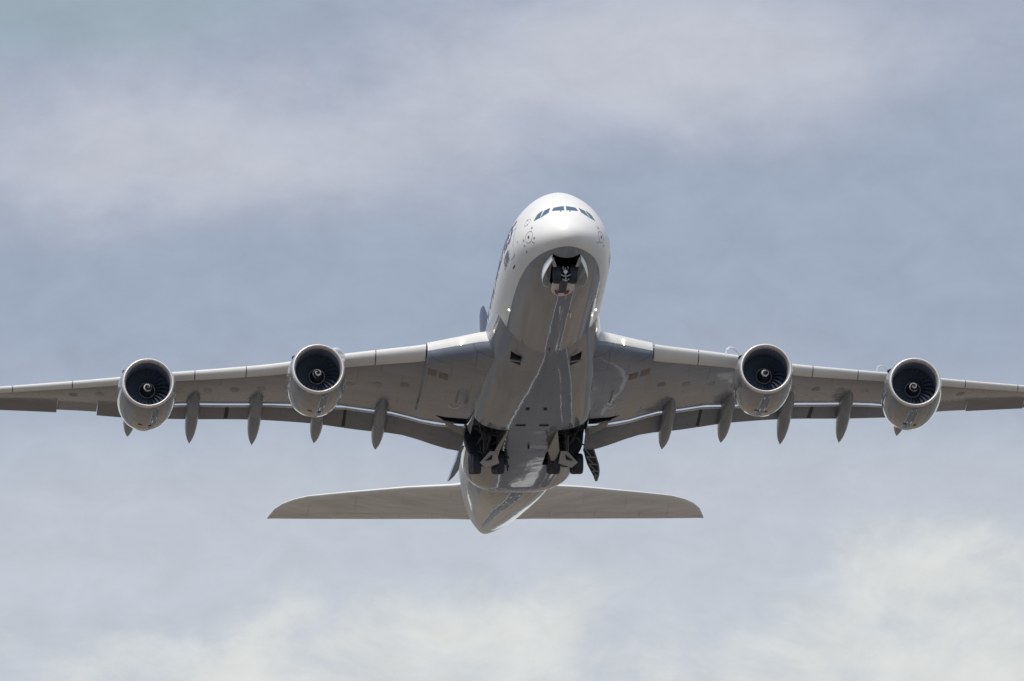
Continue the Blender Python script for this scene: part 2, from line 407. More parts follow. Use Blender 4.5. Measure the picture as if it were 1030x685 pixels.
def cockpit():
    quads = [[(.06, .36), (.72, .28), (.87, -.05), (.07, -.12)],
             [(.93, .33), (1.32, .15), (1.62, -.48), (1.06, -.14)],
             [(1.39, .25), (1.77, -.04), (2.02, -.52), (1.64, -.46)]]
    for sg in (-1, 1):
        for q in quads:
            bm = bmesh.new(); patch(bm, lambda x, z: fnose(sg * x, z), q, 8, 5); link('cockpit_window', bm, M['glass'], fu, keep=False)
    for x in (-.32, .28):                       # wipers' spindles
        bm = bmesh.new(); p = Vector(fnose(x, -.22)); tube(bm, [p + Vector((0, .02, 0)), p + Vector((0, -.05, .03))], .035, 8); link('wiper_spindle', bm, M['mark'], fu)
cockpit()

def nose_marks():
    def ring(s, z, a, b, sg, w=.03):
        bm = bmesh.new(); n = 28
        for k in range(n):
            t0, t1 = 2 * math.pi * k / n, 2 * math.pi * (k + 1) / n
            bm.faces.new([bm.verts.new(fside(s + (a + d) * math.cos(t), z + (b + d) * math.sin(t), sg)) for t, d in ((t0, 0), (t1, 0), (t1, w), (t0, w))])
        link('sensor_ring', bm, M['mark'], fu)
    def spot(s, z, w, h, sg, name='static_port', m='mark'):
        bm = bmesh.new(); patch(bm, lambda x, y: fside(x, y, sg, .012), [(s - w, z - h), (s + w, z - h), (s + w, z + h), (s - w, z + h)], 3, 3); link(name, bm, M[m], fu)
    for sg in (-1, 1):
        ring(2.35, -1.62, .42, .36, sg); spot(2.35, -1.62, .09, .09, sg, 'angle_vane', 'navy')
        for s, z in ((2.15, -1.05), (3.1, -1.95), (3.05, -1.6), (3.2, -2.35), (1.75, -1.9))[:5 if sg < 0 else 2]: spot(s, z, .07, .06, sg)
        if sg > 0: continue
        ring(3.1, -.35, .3, .22, sg, .025); spot(3.3, -.1, .06, .05, sg); spot(2.95, -.55, .05, .05, sg)
        spot(6.5, -2.2, .35, .05, sg, 'door_sill', 'dark'); spot(4.2, -1.3, .04, .07, sg)
        # main deck door outline
        for (s0, s1, z0, z1) in ((5.3, 5.34, -1.75, .1), (6.4, 6.44, -1.75, .1), (5.3, 6.44, .1, .14), (5.3, 6.44, -1.79, -1.75)):
            spot((s0 + s1) / 2, (z0 + z1) / 2, (s1 - s0) / 2, (z1 - z0) / 2, sg, 'door_outline', 'mark')
    # a pair of pitot probes either side of the nose
    for sg in (-1, 1):
        bm = bmesh.new(); p = Vector(fside(1.9, -2.15, sg, 0)); tube(bm, [p, p + Vector((sg * .12, -.05, 0)), p + Vector((sg * .14, -.3, 0))], [.03, .025, .015], 8); link('pitot_probe', bm, M['mark'], fu)
nose_marks()

def lettering(txt, s0, z0, h, sg, name):
    cu = bpy.data.curves.new(name, 'FONT'); cu.body = txt; cu.size = h / .72; cu.resolution_u = 4; cu.space_character = 1.1; cu.offset = .055
    t = bpy.data.objects.new(name, cu); C.objects.link(t)
    dg = bpy.context.evaluated_depsgraph_get(); dg.update()
    me = bpy.data.meshes.new_from_object(t.evaluated_get(dg)); bpy.data.objects.remove(t)
    bm = bmesh.new(); bm.from_mesh(me)
    w = max(v.co.x for v in bm.verts)
    for ax in (0, 1):
        ext = w if ax == 0 else h * 1.3
        k = .4
        while k < ext:
            no = Vector((1, 0, 0)) if ax == 0 else Vector((0, 1, 0)); co = no * (k - (.3 if ax else 0))
            bmesh.ops.bisect_plane(bm, geom=bm.verts[:] + bm.edges[:] + bm.faces[:], plane_co=co, plane_no=no); k += .4
    for v in bm.verts:                          # starboard reads towards the nose, port away from it
        s = s0 + (w - v.co.x if sg < 0 else v.co.x); v.co = fside(s, z0 + v.co.y, sg, .01)
    link(name, bm, M['navy'], fu)
for sg in (-1, 1):
    lettering('SINGAPORE AIRLINES', 6.2, -.45, 1.5, sg, 'lettering')
    lettering('A380', 6.8, -1.5, .65, sg, 'lettering')

def cabin_windows():
    for z, s1 in ((-.62, 45), (2.05, 40)):
        for k in range(24):
            s = 12.6 + k * 1.06 if z < 0 else 10.5 + k * 1.06
            for sg in (-1, 1):
                bm = bmesh.new(); patch(bm, lambda x, y: fside(x, y, sg, .01), [(s - .12, z - .17), (s + .12, z - .17), (s + .12, z + .17), (s - .12, z + .17)], 2, 3)
                link('cabin_window', bm, M['glass'], fu)
cabin_windows()

def antennas():
    for x, s, h in ((.1, 8.8, .42), (-.25, 12.4, .42), (.05, 16.9, .22), (.9, 10.2, .25)):
        zt, zb, hw, zc = fus(s); z = zb + .02 + abs(x) * .03
        bm = bmesh.new(); rings = []
        for zz, c, t in ((z, .42, .05), (z - h, .2, .025)):
            rings.append([(x + t * a, s + c * b + (z - zz) * .5, zz) for a, b in ((0, -.5), (1, -.1), (.6, .3), (0, .5), (-.6, .3), (-1, -.1))])
        loft(bm, rings); link('blade_antenna' if h > .3 else 'beacon', bm, M['red'] if s == 16.9 else M['dwhite'], fu)
    for sg in (-1, 1):                           # lit runway lamps low on each side ahead of the wing
        p = Vector(fside(13.2, -2.78, sg, 0)); bm = bmesh.new(); bmesh.ops.create_uvsphere(bm, u_segments=12, v_segments=8, radius=.08, matrix=Matrix.Translation(p))
        link('turnoff_light', bm, M['lamp'], fu)
antennas()

# ---- belly fairing
def fairing():
    bm = bmesh.new(); st = [(13, 2.9, -3.1, 1.4), (15, 3.12, -3.6, 1.7), (16.5, 3.36, -4.0, 1.9), (18, 3.56, -4.24, 2.05), (20, 3.78, -4.48, 2.3), (22.5, 3.92, -4.68, 2.7), (25, 3.98, -4.80, 3.1),
        (28, 4.05, -4.84, 3.6), (31, 4.12, -4.86, 4.0), (36, 4.12, -4.86, 4.0), (41, 4.02, -4.84, 3.7), (43.5, 3.88, -4.78, 3.5), (45, 3.7, -4.58, 3.1), (46.3, 3.5, -4.2, 2.7), (47, 3.35, -3.95, 2.4)]
    rings = []
    for k in range(141):
        s = 13 + 34 * k / 140
        xs = [a[0] for a in st]; hw, zb, e = (smooth(s, xs, [a[i] for a in st]) for i in (1, 2, 3))
        zc = -1.7; r = []
        for j in range(81):
            t = math.pi + math.pi * j / 80; c, n = math.cos(t), math.sin(t)
            kk = 1 / ((abs(c) ** e + abs(n) ** e) ** (1 / e)); r.append((hw * c * kk, s, zc + (zc - zb) * n * kk))
        tp = smooth(s, [13, 17, 22], [.8, .86, .9]); r += [(hw * tp, s, -.5), (-hw * tp, s, -.5)]; rings.append(r)
    loft(bm, rings)
    o = link('belly_fairing', bm, M['belly'], air, ang=40)
    for sg in (-1, 1):
        c = bmesh.new()                          # ram air inlet
        q = [(sg * 1.6, 18.75), (sg * 2.35, 18.6), (sg * 2.35, 19.85), (sg * 1.65, 20.0)]
        loft(c, [[(x, s, -5.2) for x, s in q], [(x, s, -3.2) for x, s in q]]); cut(o, c, M['duct'])
        c = bmesh.new(); loft(c, [[(x, s, -5.2) for x, s in q], [(x, s, -3.22) for x, s in q]]); cut(fu, c, M['duct'])
        c = bmesh.new()                          # body gear bay
        q = [(sg * 1.72, 31.5), (sg * 3.86, 31.4), (sg * 3.86, 35.0), (sg * 4.5, 35.2), (sg * 4.5, 38.6), (sg * 1.2, 38.6), (sg * 1.3, 36), (sg * 2.1, 35.2)]
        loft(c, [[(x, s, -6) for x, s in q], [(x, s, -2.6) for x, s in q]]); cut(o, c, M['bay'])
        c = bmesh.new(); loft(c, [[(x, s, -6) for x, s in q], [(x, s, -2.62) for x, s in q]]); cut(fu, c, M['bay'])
    for sg in (-1, 1):
        bm = bmesh.new(); slab(bm, [(sg * 1.55, 19.0, -4.36), (sg * 2.42, 18.8, -4.30), (sg * 2.42, 18.95, -4.30), (sg * 1.55, 19.15, -4.36)], .05); link('inlet_vane', bm, M['pod'], o)
    for x, s in ((-.62, 27.0), (.55, 27.0)):
        bm = bmesh.new(); box(bm, (x - .12, s, -4.9), (x + .12, s + .3, -4.8)); link('drain_port', bm, M['dark'], o)
    for x, s in ((-.85, 30.3), (.72, 30.3)):
        bm = bmesh.new(); box(bm, (x - .32, s, -4.915), (x + .32, s + .18, -4.85)); link('vent_slot', bm, M['dark'], o)
    bm = bmesh.new(); tube(bm, [(0, 34.5, -4.88), (0, 34.6, -5.05)], .07, 10); link('drain_mast', bm, M['dark'], o)
    return o
fa = fairing()

# ---- wings
LEs = lambda l: lerp(l, [3.6, 8, 14.89, 25.71, 39.9], [19.8, 23.6, 28.6, 36.4, 46.8])
LEz = lambda l: smooth(l, [2, 3.3, 7.4, 13.2, 17, 21.3, 24.3, 28, 34.8, 39.9], [-2.1, -1.97, -1.52, -.8, -.45, .2, .7, 1.25, 2.4, 3.3])
TEs = lambda l: lerp(l, [3.6, 14, 25.7, 39.9], [39.5, 41.2, 44.6, 50.6])
GPs = lambda l: TEs(l) - 3.8 + .06 * (l - 5)
GPz = lambda l: smooth(l, [2.5, 5, 6.4, 9, 10.5, 12.3, 14, 17, 18.6, 23.3, 24.9], [-3.1, -2.85, -2.58, -1.68, -1.38, -.97, -.82, -.31, -.13, .45, .56])
FTz = lambda l: smooth(l, [3.9, 4.9, 8.4, 10.5, 14.35, 18.2, 22.4, 25.5], [-3.6, -3.36, -2.05, -1.7, -.91, -.27, .18, .57])
AIz = lambda l: smooth(l, [25.5, 29, 31.1, 35.2, 39.9], [.65, 1.48, 1.9, 2.69, 3.5])     # trailing edge outboard
SLh = lambda l: lerp(l, [7.6, 16, 27, 39], [1.0, .72, .50, .34])

def wing_stations(l):
    h = SLh(l) if l > 7.55 else 0
    s0 = LEs(l) + (.38 * h + .05 if h else 0); z0 = LEz(l) - (.45 * h if h else .62)
    if l < 26: s1, z1 = GPs(l), GPz(l)
    else: s1, z1 = TEs(l) - 1.9 + (l - 26) * .04, AIz(l) + .12
    tu = lerp(l, [2.5, 8, 15, 26, 40], [1.1, 1.0, .75, .5, .25]); tl = lerp(l, [2.5, 8, 15, 26, 40], [.72, .66, .54, .36, .16])
    return s0, z0, s1, z1, tu, tl

def nose(l, x):
    """the blunt drooped leading edge of the root"""
    b = lerp(l, [2.4, 7.5, 7.6], [.62, .42, .06]); x0 = .055
    return b * (math.sqrt(1 - (1 - x / x0) ** 2) if x < x0 else (1 - ((x - x0) / (1 - x0)) ** 1.5))

def wing_low(l, s):
    s0, z0, s1, z1, tu, tl = wing_stations(l); x = min(1, max(0, (s - s0) / (s1 - s0)))
    return z0 + (z1 - z0) * x - tl * 1.75 * math.sqrt(x) * (1 - x) ** 1.0 - nose(l, x)

def make_wing(sg):
    bm = bmesh.new(); rings = []
    ls = [2.4, 3.2, 4.2, 5.5, 7.0, 7.5, 7.6, 9, 10.5, 12.3, 14, 16, 18, 20, 22, 24, 25.9, 26.05, 28, 30, 32, 34, 36, 38, 39.2, 39.7]
    xs = [0, .004, .015, .035, .065, .11, .17, .25, .35, .45, .56, .67, .78, .88, .95, 1]
    for l in ls:
        s0, z0, s1, z1, tu, tl = wing_stations(l); te = lerp(l, [3, 26, 26.05, 40], [.55, .3, .16, .05]); r = []
        for x in xs[::-1]: r.append((sg * l, s0 + (s1 - s0) * x, z0 + (z1 + te - z0) * x + tu * 1.75 * math.sqrt(x) * (1 - x) ** 1.0 + nose(l, x)))
        for x in xs[1:]: r.append((sg * l, s0 + (s1 - s0) * x, z0 + (z1 - z0) * x - tl * 1.75 * math.sqrt(x) * (1 - x) ** 1.0 - nose(l, x)))
        rings.append(r)
    loft(bm, rings)
    w = link('wing', bm, [M['wing'], M['lead']], air, ang=30)
    for p in w.data.polygons:                    # the fixed leading edge of the root is painted pale
        l = abs(p.center.x)
        if l < 7.55 and p.center.y + 35 < LEs(l) + .75 and p.center.z - 4.9 > LEz(l) - .70: p.material_index = 1
    # wing gear bay: a wedge open along the rear of the root; shallow, deep shade put into its colour
    c = bmesh.new(); q = [(sg * 6.25, 34.3), (sg * 4.0, 34.1), (sg * 3.9, 35.65), (sg * 4.5, 35.65), (sg * 5.6, 35.2)]
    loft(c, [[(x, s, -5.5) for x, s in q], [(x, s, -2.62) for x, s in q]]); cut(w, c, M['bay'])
    # slats
    for a, b in ((7.62, 10.75), (10.82, 14.1), (15.6, 19.0), (19.07, 22.3), (22.37, 25.0), (26.4, 30.2), (30.27, 34.1), (34.17, 39.0)):
        bm = bmesh.new(); rings = []
        for k in range(5):
            l = a + (b - a) * k / 4; h = SLh(l); s, z = LEs(l) - .12 * h, LEz(l); r = []
            for j in range(21):                  # outer skin from the upper rear round the nose to the lower lip
                t = R(95) - R(185) * j / 20; lo_ = t < 0
                r.append((sg * l, s + h * (1.15 if lo_ else .8) * (1 - math.cos(t)), z - .34 * h + (.62 if lo_ else .34) * h * math.sin(t)))
            for j in range(13):
                t = R(-80) + R(170) * j / 12; lo_ = t < 0
                r.append((sg * l, s + .10 * h + h * (1.2 if lo_ else .75) * (1 - math.cos(t)), z - .34 * h + (.55 if lo_ else .28) * h * math.sin(t)))
            rings.append(r)
        loft(bm, rings); link('slat', bm, M['lead'], w, ang=50)
    # flaps: three panels behind the slot
    for a, b in ((4.1, 11.96), (11.98, 19.78), (19.8, 25.98)):
        bm = bmesh.new(); rings = []
        for k in range(9):
            l = a + (b - a) * k / 8; s0, z0 = GPs(l) + .26, GPz(l) - .10; s1, z1 = TEs(l), FTz(l); ch = s1 - s0; r = []
            N_ = 12
            for j in range(N_ + 1):
                x = (1 - j / N_) ** 1.6; r.append((sg * l, s0 + ch * x, z0 + (z1 - z0) * x + ch * .13 * (math.sqrt(x) * (1 - x)) + .02 * x))
            for j in range(1, N_ + 1):
                x = (j / N_) ** 1.6; r.append((sg * l, s0 + ch * x, z0 + (z1 - z0) * x - ch * .05 * (math.sqrt(x) * (1 - x))))
            rings.append(r)
        loft(bm, rings); f = link('flap', bm, M['flap'], w, ang=50)
        bm = bmesh.new(); rings = []             # pale strip on the flap nose: the lit slot line put in as colour
        for k in range(9):
            l = a + (b - a) * k / 8; s0, z0 = GPs(l) + .27, GPz(l) - .09
            rings.append([(sg * l, s0 + .07 * math.cos(t), z0 + .075 * math.sin(t)) for t in [2 * math.pi * i / 10 for i in range(10)]])
        loft(bm, rings); link('flap_nose', bm, M['lead'], f, ang=60)
    for l in (11.97, 19.79):
        bm = bmesh.new(); rings = []
        for x in (.02, .2, .5, .8, .93):
            s0, z0 = GPs(l) + .26, GPz(l) - .10; s1, z1 = TEs(l), FTz(l); ch = s1 - s0; zz = z0 + (z1 - z0) * x - ch * .05 * math.sqrt(x) * (1 - x) - .02
            rings.append([(sg * (l - .13), s0 + ch * x, zz), (sg * (l + .13), s0 + ch * x, zz), (sg * (l + .13), s0 + ch * x, zz + .1), (sg * (l - .13), s0 + ch * x, zz + .1)])
        loft(bm, rings); link('flap_joint', bm, M['dark'], w)
    # ailerons
    for a, b, dz in ((25.99, 28.32, -.10), (28.34, 30.97, .16), (30.99, 35.1, -.04), (35.12, 38.9, .10)):
        dz *= 1 if sg < 0 else .4
        bm = bmesh.new(); rings = []
        for k in range(3):
            l = a + (b - a) * k / 2; s0, z0, s1, z1, *_ = wing_stations(l)
            te = lerp(l, [26, 40], [.16, .05]); rings.append([(sg * l, s1 + .01, z1 + te), (sg * l, s1 + .01, z1 + .002), (sg * l, TEs(l) + .05, AIz(l) + dz - .03), (sg * l, TEs(l) + .05, AIz(l) + dz + .03)])
        loft(bm, rings); link('aileron', bm, M['aileron'] if dz < 0 else M['wing'], w)
    # flap track fairings
    for l, zt_ in ((9.72, -2.4), (13.8, -1.7), (17.95, -1.42), (22.1, -.88), (26.2, .04)):
        T = TEs(l) + 2; s_a = TEs(l) - (7.2 if l < 20 else 6.9); pod = None
        za = wing_low(l, s_a) + .12; zg = GPz(l) if l < 25.5 else GPz(24.9) + .25
        sh = TEs(l) - 2.7
        path = [(s_a, za, .02, .05), (s_a + .7, za - .14, .13, .34), (s_a + 1.6, za + (zg - za) * .25 - .36, .30, .62), (s_a + 2.4, lerp(.55, [0, 1], [za, zg]) - .58, .40, .9), (sh - .04, zg - .72, .44, 1.05)]
        path2 = [(sh + .02, zg - .72, .44, 1.05), (sh + 1.2, lerp(.22, [0, 1], [zg - .72, zt_]) - .1, .44, 1.0), (sh + 2.5, lerp(.5, [0, 1], [zg - .72, zt_]) - .1, .40, .86), (sh + 3.5, lerp(.72, [0, 1], [zg - .72, zt_]) - .06, .31, .6), (sh + 4.2, lerp(.88, [0, 1], [zg - .72, zt_]) - .02, .18, .32), (T, zt_, .02, .04)]
        for pth, nm in ((path, 'flap_track_fairing'), (path2, 'fairing_tail')):
            bm = bmesh.new(); rings = []
            for s, z, wd, hh in pth:
                rings.append([(sg * l + wd * a, s, z + hh * (b + .18)) for a, b in ((0, -.5), (.45, -.38), (.8, -.15), (1, .12), (.95, .5), (.6, .85), (0, .95), (-.6, .85), (-.95, .5), (-1, .12), (-.8, -.15), (-.45, -.38))])
            loft(bm, rings); ob = link(nm, bm, M['pod'], w if pod is None else pod, ang=38); pod = pod or ob
    # access panels left bare near the root, a vent scoop, landing lamps, wing tip fence
    for k in range(2):
        l = 6.05 + .78 * k; s = 24.9 - .25 * k; bm = bmesh.new()
        patch(bm, lambda x, y: (sg * x, y, wing_low(x, y) - .012), [(l, s), (l + .58, s - .2), (l + .58, s + .75), (l, s + .95)], 4, 4); link('access_panel', bm, M['bronze'], w)
    for k in range(13):                          # oval tank hatches in a row along the span
        l = 8.6 + 1.75 * k + (.5 if k > 3 else 0); s0, z0, s1, *_ = wing_stations(l); s = s0 + (s1 - s0) * .42
        bm = bmesh.new(); c0 = bm.verts.new((sg * l, s, wing_low(l, s) - .008)); rim_ = []
        for q in range(16):
            x, y = l + .30 * math.cos(math.pi * q / 8), s + .52 * math.sin(math.pi * q / 8); rim_.append(bm.verts.new((sg * x, y, wing_low(x, y) - .008)))
        for q in range(16): bm.faces.new((c0, rim_[q], rim_[(q + 1) % 16]))
        link('tank_hatch', bm, M['pod'] if k % 3 else M['flap'], w)
    bm = bmesh.new(); patch(bm, lambda x, y: (sg * x, y, wing_low(x, y) - .012), [(5.1, 27.6), (5.22, 27.6), (5.22, 30.4), (5.1, 30.4)], 2, 6); link('seam_strip', bm, M['mark'], w)
    bm = bmesh.new(); n = 12
    for k in range(n):
        t0, t1 = math.pi * k / n + .2, math.pi * (k + 1) / n + .2
        bm.faces.new([bm.verts.new((sg * (5.2 + r * math.cos(t) * .45), 30.6 + r * math.sin(t), wing_low(5.2, 30.6) - .03)) for t, r in ((t0, .8), (t1, .8), (t1, .92), (t0, .92))])
    link('panel_edge', bm, M['lead'], w)
    p = Vector((sg * 5.38, LEs(5.38) - .05, LEz(5.38) - .35))
    for dz in (0, -.25):
        bm = bmesh.new(); bmesh.ops.create_uvsphere(bm, u_segments=12, v_segments=8, radius=.10, matrix=Matrix.Translation(p + Vector((0, .05 - dz * .3, dz + .04)))); link('landing_light', bm, M['lamp'], w)
    bm = bmesh.new(); q = [(46.0, 3.3), (48.0, 4.4), (49.6, 4.6), (50.2, 3.4), (49.6, 2.5), (48.6, 2.3)]
    loft(bm, [[(sg * 39.72, s, z) for s, z in q], [(sg * 39.84, s, z) for s, z in q]]); link('wingtip_fence', bm, M['white'], w)
    # torn-looking cream door edge hanging at the flap root
    bm = bmesh.new(); slab(bm, [(sg * 5.65, 35.2, -2.85), (sg * 4.2, 36.1, -3.1), (sg * 4.3, 36.5, -3.42), (sg * 5.3, 35.9, -3.12)], .06); link('leg_door', bm, M['cream'], w)
    return w
wl = make_wing(-1); wr = make_wing(1)

# ---- engines
def make_engine():
    bm = bmesh.new()
    lathe(bm, [(.16, 1.735), (.35, 1.80), (.7, 1.875), (1.2, 1.94), (1.8, 1.975), (2.5, 1.985), (3.2, 1.96), (3.9, 1.90), (4.5, 1.81), (5.1, 1.69), (5.15, 1.64), (4.6, 1.60), (3.0, 1.55), (1.8, 1.50), (1.0, 1.475), (.45, 1.485), (.16, 1.60)], 64, closed=True)
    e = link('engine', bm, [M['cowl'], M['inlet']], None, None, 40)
    for p in e.data.polygons:
        if p.center.xz.length < 1.62 and p.center.y < 4.5: p.material_index = 1
    bm = bmesh.new(); lathe(bm, [(.24, 1.762), (.165, 1.742), (.05, 1.70), (.01, 1.665), (0, 1.63), (.02, 1.60), (.08, 1.57), (.22, 1.53), (.38, 1.50)], 64, closed=True); link('inlet_lip', bm, M['lip'], e, None, 80)
    bm = bmesh.new()                             # fan: blades on a disc
    lathe(bm, [(1.95, .4), (1.95, 1.49)], 48)
    for k in range(24):
        a = 2 * math.pi * k / 24; rings = []
        for j in range(6):
            r = .44 + (1.485 - .44) * j / 5; tw = R(25 + 38 * j / 5); sw = a + .10 * math.sin(j / 5 * 3.0); w = .13 + .075 * j
            rings.append([(r * math.cos(sw + q * w * math.sin(tw) / r), 1.78 + q * w * math.cos(tw) + o_, r * math.sin(sw + q * w * math.sin(tw) / r)) for q, o_ in ((-1, 0), (0, -.015), (1, 0), (0, .015))])
        loft(bm, rings)
    link('fan', bm, M['blade'], e, None, 30)
    bm = bmesh.new(); lathe(bm, [(1.75, .50), (1.6, .485), (1.3, .36), (1.0, .22), (.82, .10), (.76, .03), (.755, .002)], 36); sp = link('spinner', bm, M['spin'], e, None, 50)
    bm = bmesh.new(); lathe(bm, [(1.70, .50), (1.69, .53), (1.73, .535), (1.76, .50)], 36, closed=True); link('spinner_ring', bm, M['lip'], sp, None, 50)
    bm = bmesh.new(); n = 34; prev = None        # white spiral
    for k in range(n + 1):
        t = k / n; y = .79 + .36 * t; a = 2.1 + t * 8.6
        rr = lerp(y, [.755, .82, 1.0, 1.3, 1.6], [.01, .10, .22, .36, .485]) + .012
        w = .055 * math.sin(math.pi * min(1, t * 1.15 + .05)) + .012
        cur = [bm.verts.new(((rr + d * .6) * math.cos(a), y + d, (rr + d * .6) * math.sin(a))) for d in (-w, w)]
        if prev: bm.faces.new((prev[0], prev[1], cur[1], cur[0]))
        prev = cur
    link('spiral_mark', bm, M['swirl'], sp, None, 50)
    bm = bmesh.new(); lathe(bm, [(2.4, 1.0), (4.0, 1.12), (5.4, 1.02), (6.6, .74), (6.62, .68), (5.6, .8)], 40); link('exhaust_nozzle', bm, M['nozzle'], e, None, 40)
    bm = bmesh.new(); lathe(bm, [(5.4, .55), (6.6, .42), (7.4, .2), (7.8, .02)], 32); link('exhaust_plug', bm, M['nozzle'], e, None, 40)
    bm = bmesh.new()                             # pylon up to the wing
    loft(bm, [[(-.10, 1.9, 1.93), (.10, 1.9, 1.93), (.30, 5.2, 1.6), (.28, 9.6, 2.0), (-.28, 9.6, 2.0), (-.30, 5.2, 1.6)], [(-.06, 2.4, 2.15), (.06, 2.4, 2.15), (.26, 5.6, 3.3), (.22, 9.6, 3.0), (-.22, 9.6, 3.0), (-.26, 5.6, 3.3)]])
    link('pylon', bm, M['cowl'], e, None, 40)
    for sg in (-1, 1):                           # strakes on the cowl shoulders
        a = R(46); bm = bmesh.new(); c, s_ = sg * math.cos(a), math.sin(a)
        slab(bm, [(1.93 * c, 1.2, 1.93 * s_), (2.25 * c, 2.3, 2.25 * s_), (2.25 * c, 2.7, 2.25 * s_), (1.97 * c, 2.8, 1.97 * s_)], .03); link('strake', bm, M['dark'], e, None)
    def on_cowl(a, y): 
        r = smooth(y, [.16, .7, 1.2, 1.8, 2.5, 3.2, 3.9, 4.5, 5.1], [1.735, 1.875, 1.94, 1.975, 1.985, 1.96, 1.90, 1.81, 1.69]) + .008
        return (r * math.sin(a), y, -r * math.cos(a))
    for a, y, da, dy in ((-.22, 3.1, .075, .11), (.12, 3.3, .05, .16)):
        bm = bmesh.new(); patch(bm, on_cowl, [(a - da, y - dy), (a + da, y - dy), (a + da, y + dy), (a - da, y + dy)], 4, 3); link('drain_vent', bm, M['dark'], e, None)
    return e
eng0 = make_engine()
def copy_tree(o, parent):
    c = o.copy(); C.objects.link(c); c.parent = parent
    for ch in list(o.children): copy_tree(ch, c)
    return c
for i, p in enumerate(((-14.89, 22, -3.75), (14.89, 22, -3.75), (-25.71, 30, -1.93), (25.71, 30, -1.93))):
    e = eng0 if i == 0 else copy_tree(eng0, air)
    for ch in e.children:                        # each fan stopped at its own angle
        if ch.name.split('.')[0] in ('fan', 'spinner'): ch.rotation_euler.y = (0, 1.9, 3.4, 5.1)[i]
    e.parent = air; e.location = Vector(p) - O; e['group'] = 'engines under the wings'

# ---- tail
def tailplane(sg):
    st = [(1.2, 59.4, 1.1, 68.2, 1.35), (3, 60.7, 1.28, 68.5, 1.5), (6, 62.5, 1.75, 69.1, 1.7), (10, 65.0, 2.25, 69.95, 2.0), (12.6, 66.6, 2.52, 70.45, 2.18), (13.6, 67.4, 2.55, 70.65, 2.26), (14.3, 68.3, 2.55, 70.8, 2.32), (14.8, 69.3, 2.5, 70.9, 2.36), (15.19, 70.8, 2.38, 71.0, 2.38)]
    bm = bmesh.new(); rings = []; el = bmesh.new(); er = []
    for l, s0, z0, s1, z1 in st:
        c = s1 - s0; t = c * .062; r = []
        xs = [0, .006, .025, .06, .12, .22, .35, .5, .62, .72]
        f = lambda x: math.sqrt(x) * (1 - x) * 2.3
        for x in xs[::-1]: r.append((sg * l, s0 + c * x, z0 + (z1 - z0) * x + t * f(x)))
        for x in xs[1:]: r.append((sg * l, s0 + c * x, z0 + (z1 - z0) * x - t * f(x)))
        rings.append(r)
        x = .732; er.append([(sg * l, s0 + c * x, z0 + (z1 - z0) * x + t * f(x)), (sg * l, s0 + c * x, z0 + (z1 - z0) * x - t * f(x)), (sg * l, s1, z1 - .02), (sg * l, s1, z1 + .02)])
    loft(bm, rings); o = link('tailplane', bm, [M['tail'], M['lead']], air, ang=40)
    for p in o.data.polygons:
        l = abs(p.center.x); sl = lerp(l, [q[0] for q in st], [q[1] for q in st]) - 35
        if p.center.y < sl + .42: p.material_index = 1
    bm = bmesh.new(); loft(bm, er[0:5]); link('elevator', bm, M['tail'], o)
    for l in (4.2, 7.4, 10.6):                   # hinge fairings under the elevator line
        s0, z0, s1, z1 = (lerp(l, [q[0] for q in st], [q[i] for q in st]) for i in (1, 2, 3, 4)); c = s1 - s0; bm = bmesh.new(); rings = []
        for x, wd, hh in ((.60, .02, .02), (.66, .09, .12), (.74, .11, .17), (.84, .08, .12), (.93, .02, .03)):
            zz = z0 + (z1 - z0) * x - c * .062 * math.sqrt(x) * (1 - x) * 2.3; rings.append([(sg * l + wd * a, s0 + c * x, zz - hh * b + .02) for a, b in ((-1, 0), (-.6, .7), (0, 1), (.6, .7), (1, 0))])
        loft(bm, rings); link('hinge_fairing', bm, M['tail'], o)
    bm = bmesh.new(); loft(bm, er[4:]); link('tip_panel', bm, M['tail'], o)
M['tail'] = mat('tailplane_paint', (.78, .765, .74), .35, noise=((.3, 1.2, .5), .18))
panel_lines(M['tail'], .16, .40, .88, mortar=.012)
for sg in (-1, 1): tailplane(sg)

def fin():
    st = [(3.3, 54.5, 68.2, .62), (5, 57.2, 68.6, .55), (9, 60.6, 69.4, .46), (13, 64.0, 70.2, .36), (16, 66.5, 70.9, .26), (16.9, 67.8, 71.1, .16)]
    bm = bmesh.new(); rings = []; rr = []
    for z, s0, s1, t in st:
        c = s1 - s0; r = []; xs = [0, .01, .04, .1, .2, .35, .5, .68]
        f = lambda x: math.sqrt(x) * (1 - x) * 2.3
        for x in xs[::-1]: r.append((t * f(x), s0 + c * x, z))
        for x in xs[1:]: r.append((-t * f(x), s0 + c * x, z))
        rings.append(r); x = .69; rr.append([(t * f(x), s0 + c * x, z), (-t * f(x), s0 + c * x, z), (-.02, s1, z), (.02, s1, z)])
    loft(bm, rings); o = link('tail_fin', bm, M['fin'], air, ang=40)
    bm = bmesh.new(); loft(bm, rr[1:5]); link('rudder', bm, M['fin'], o)
fin()

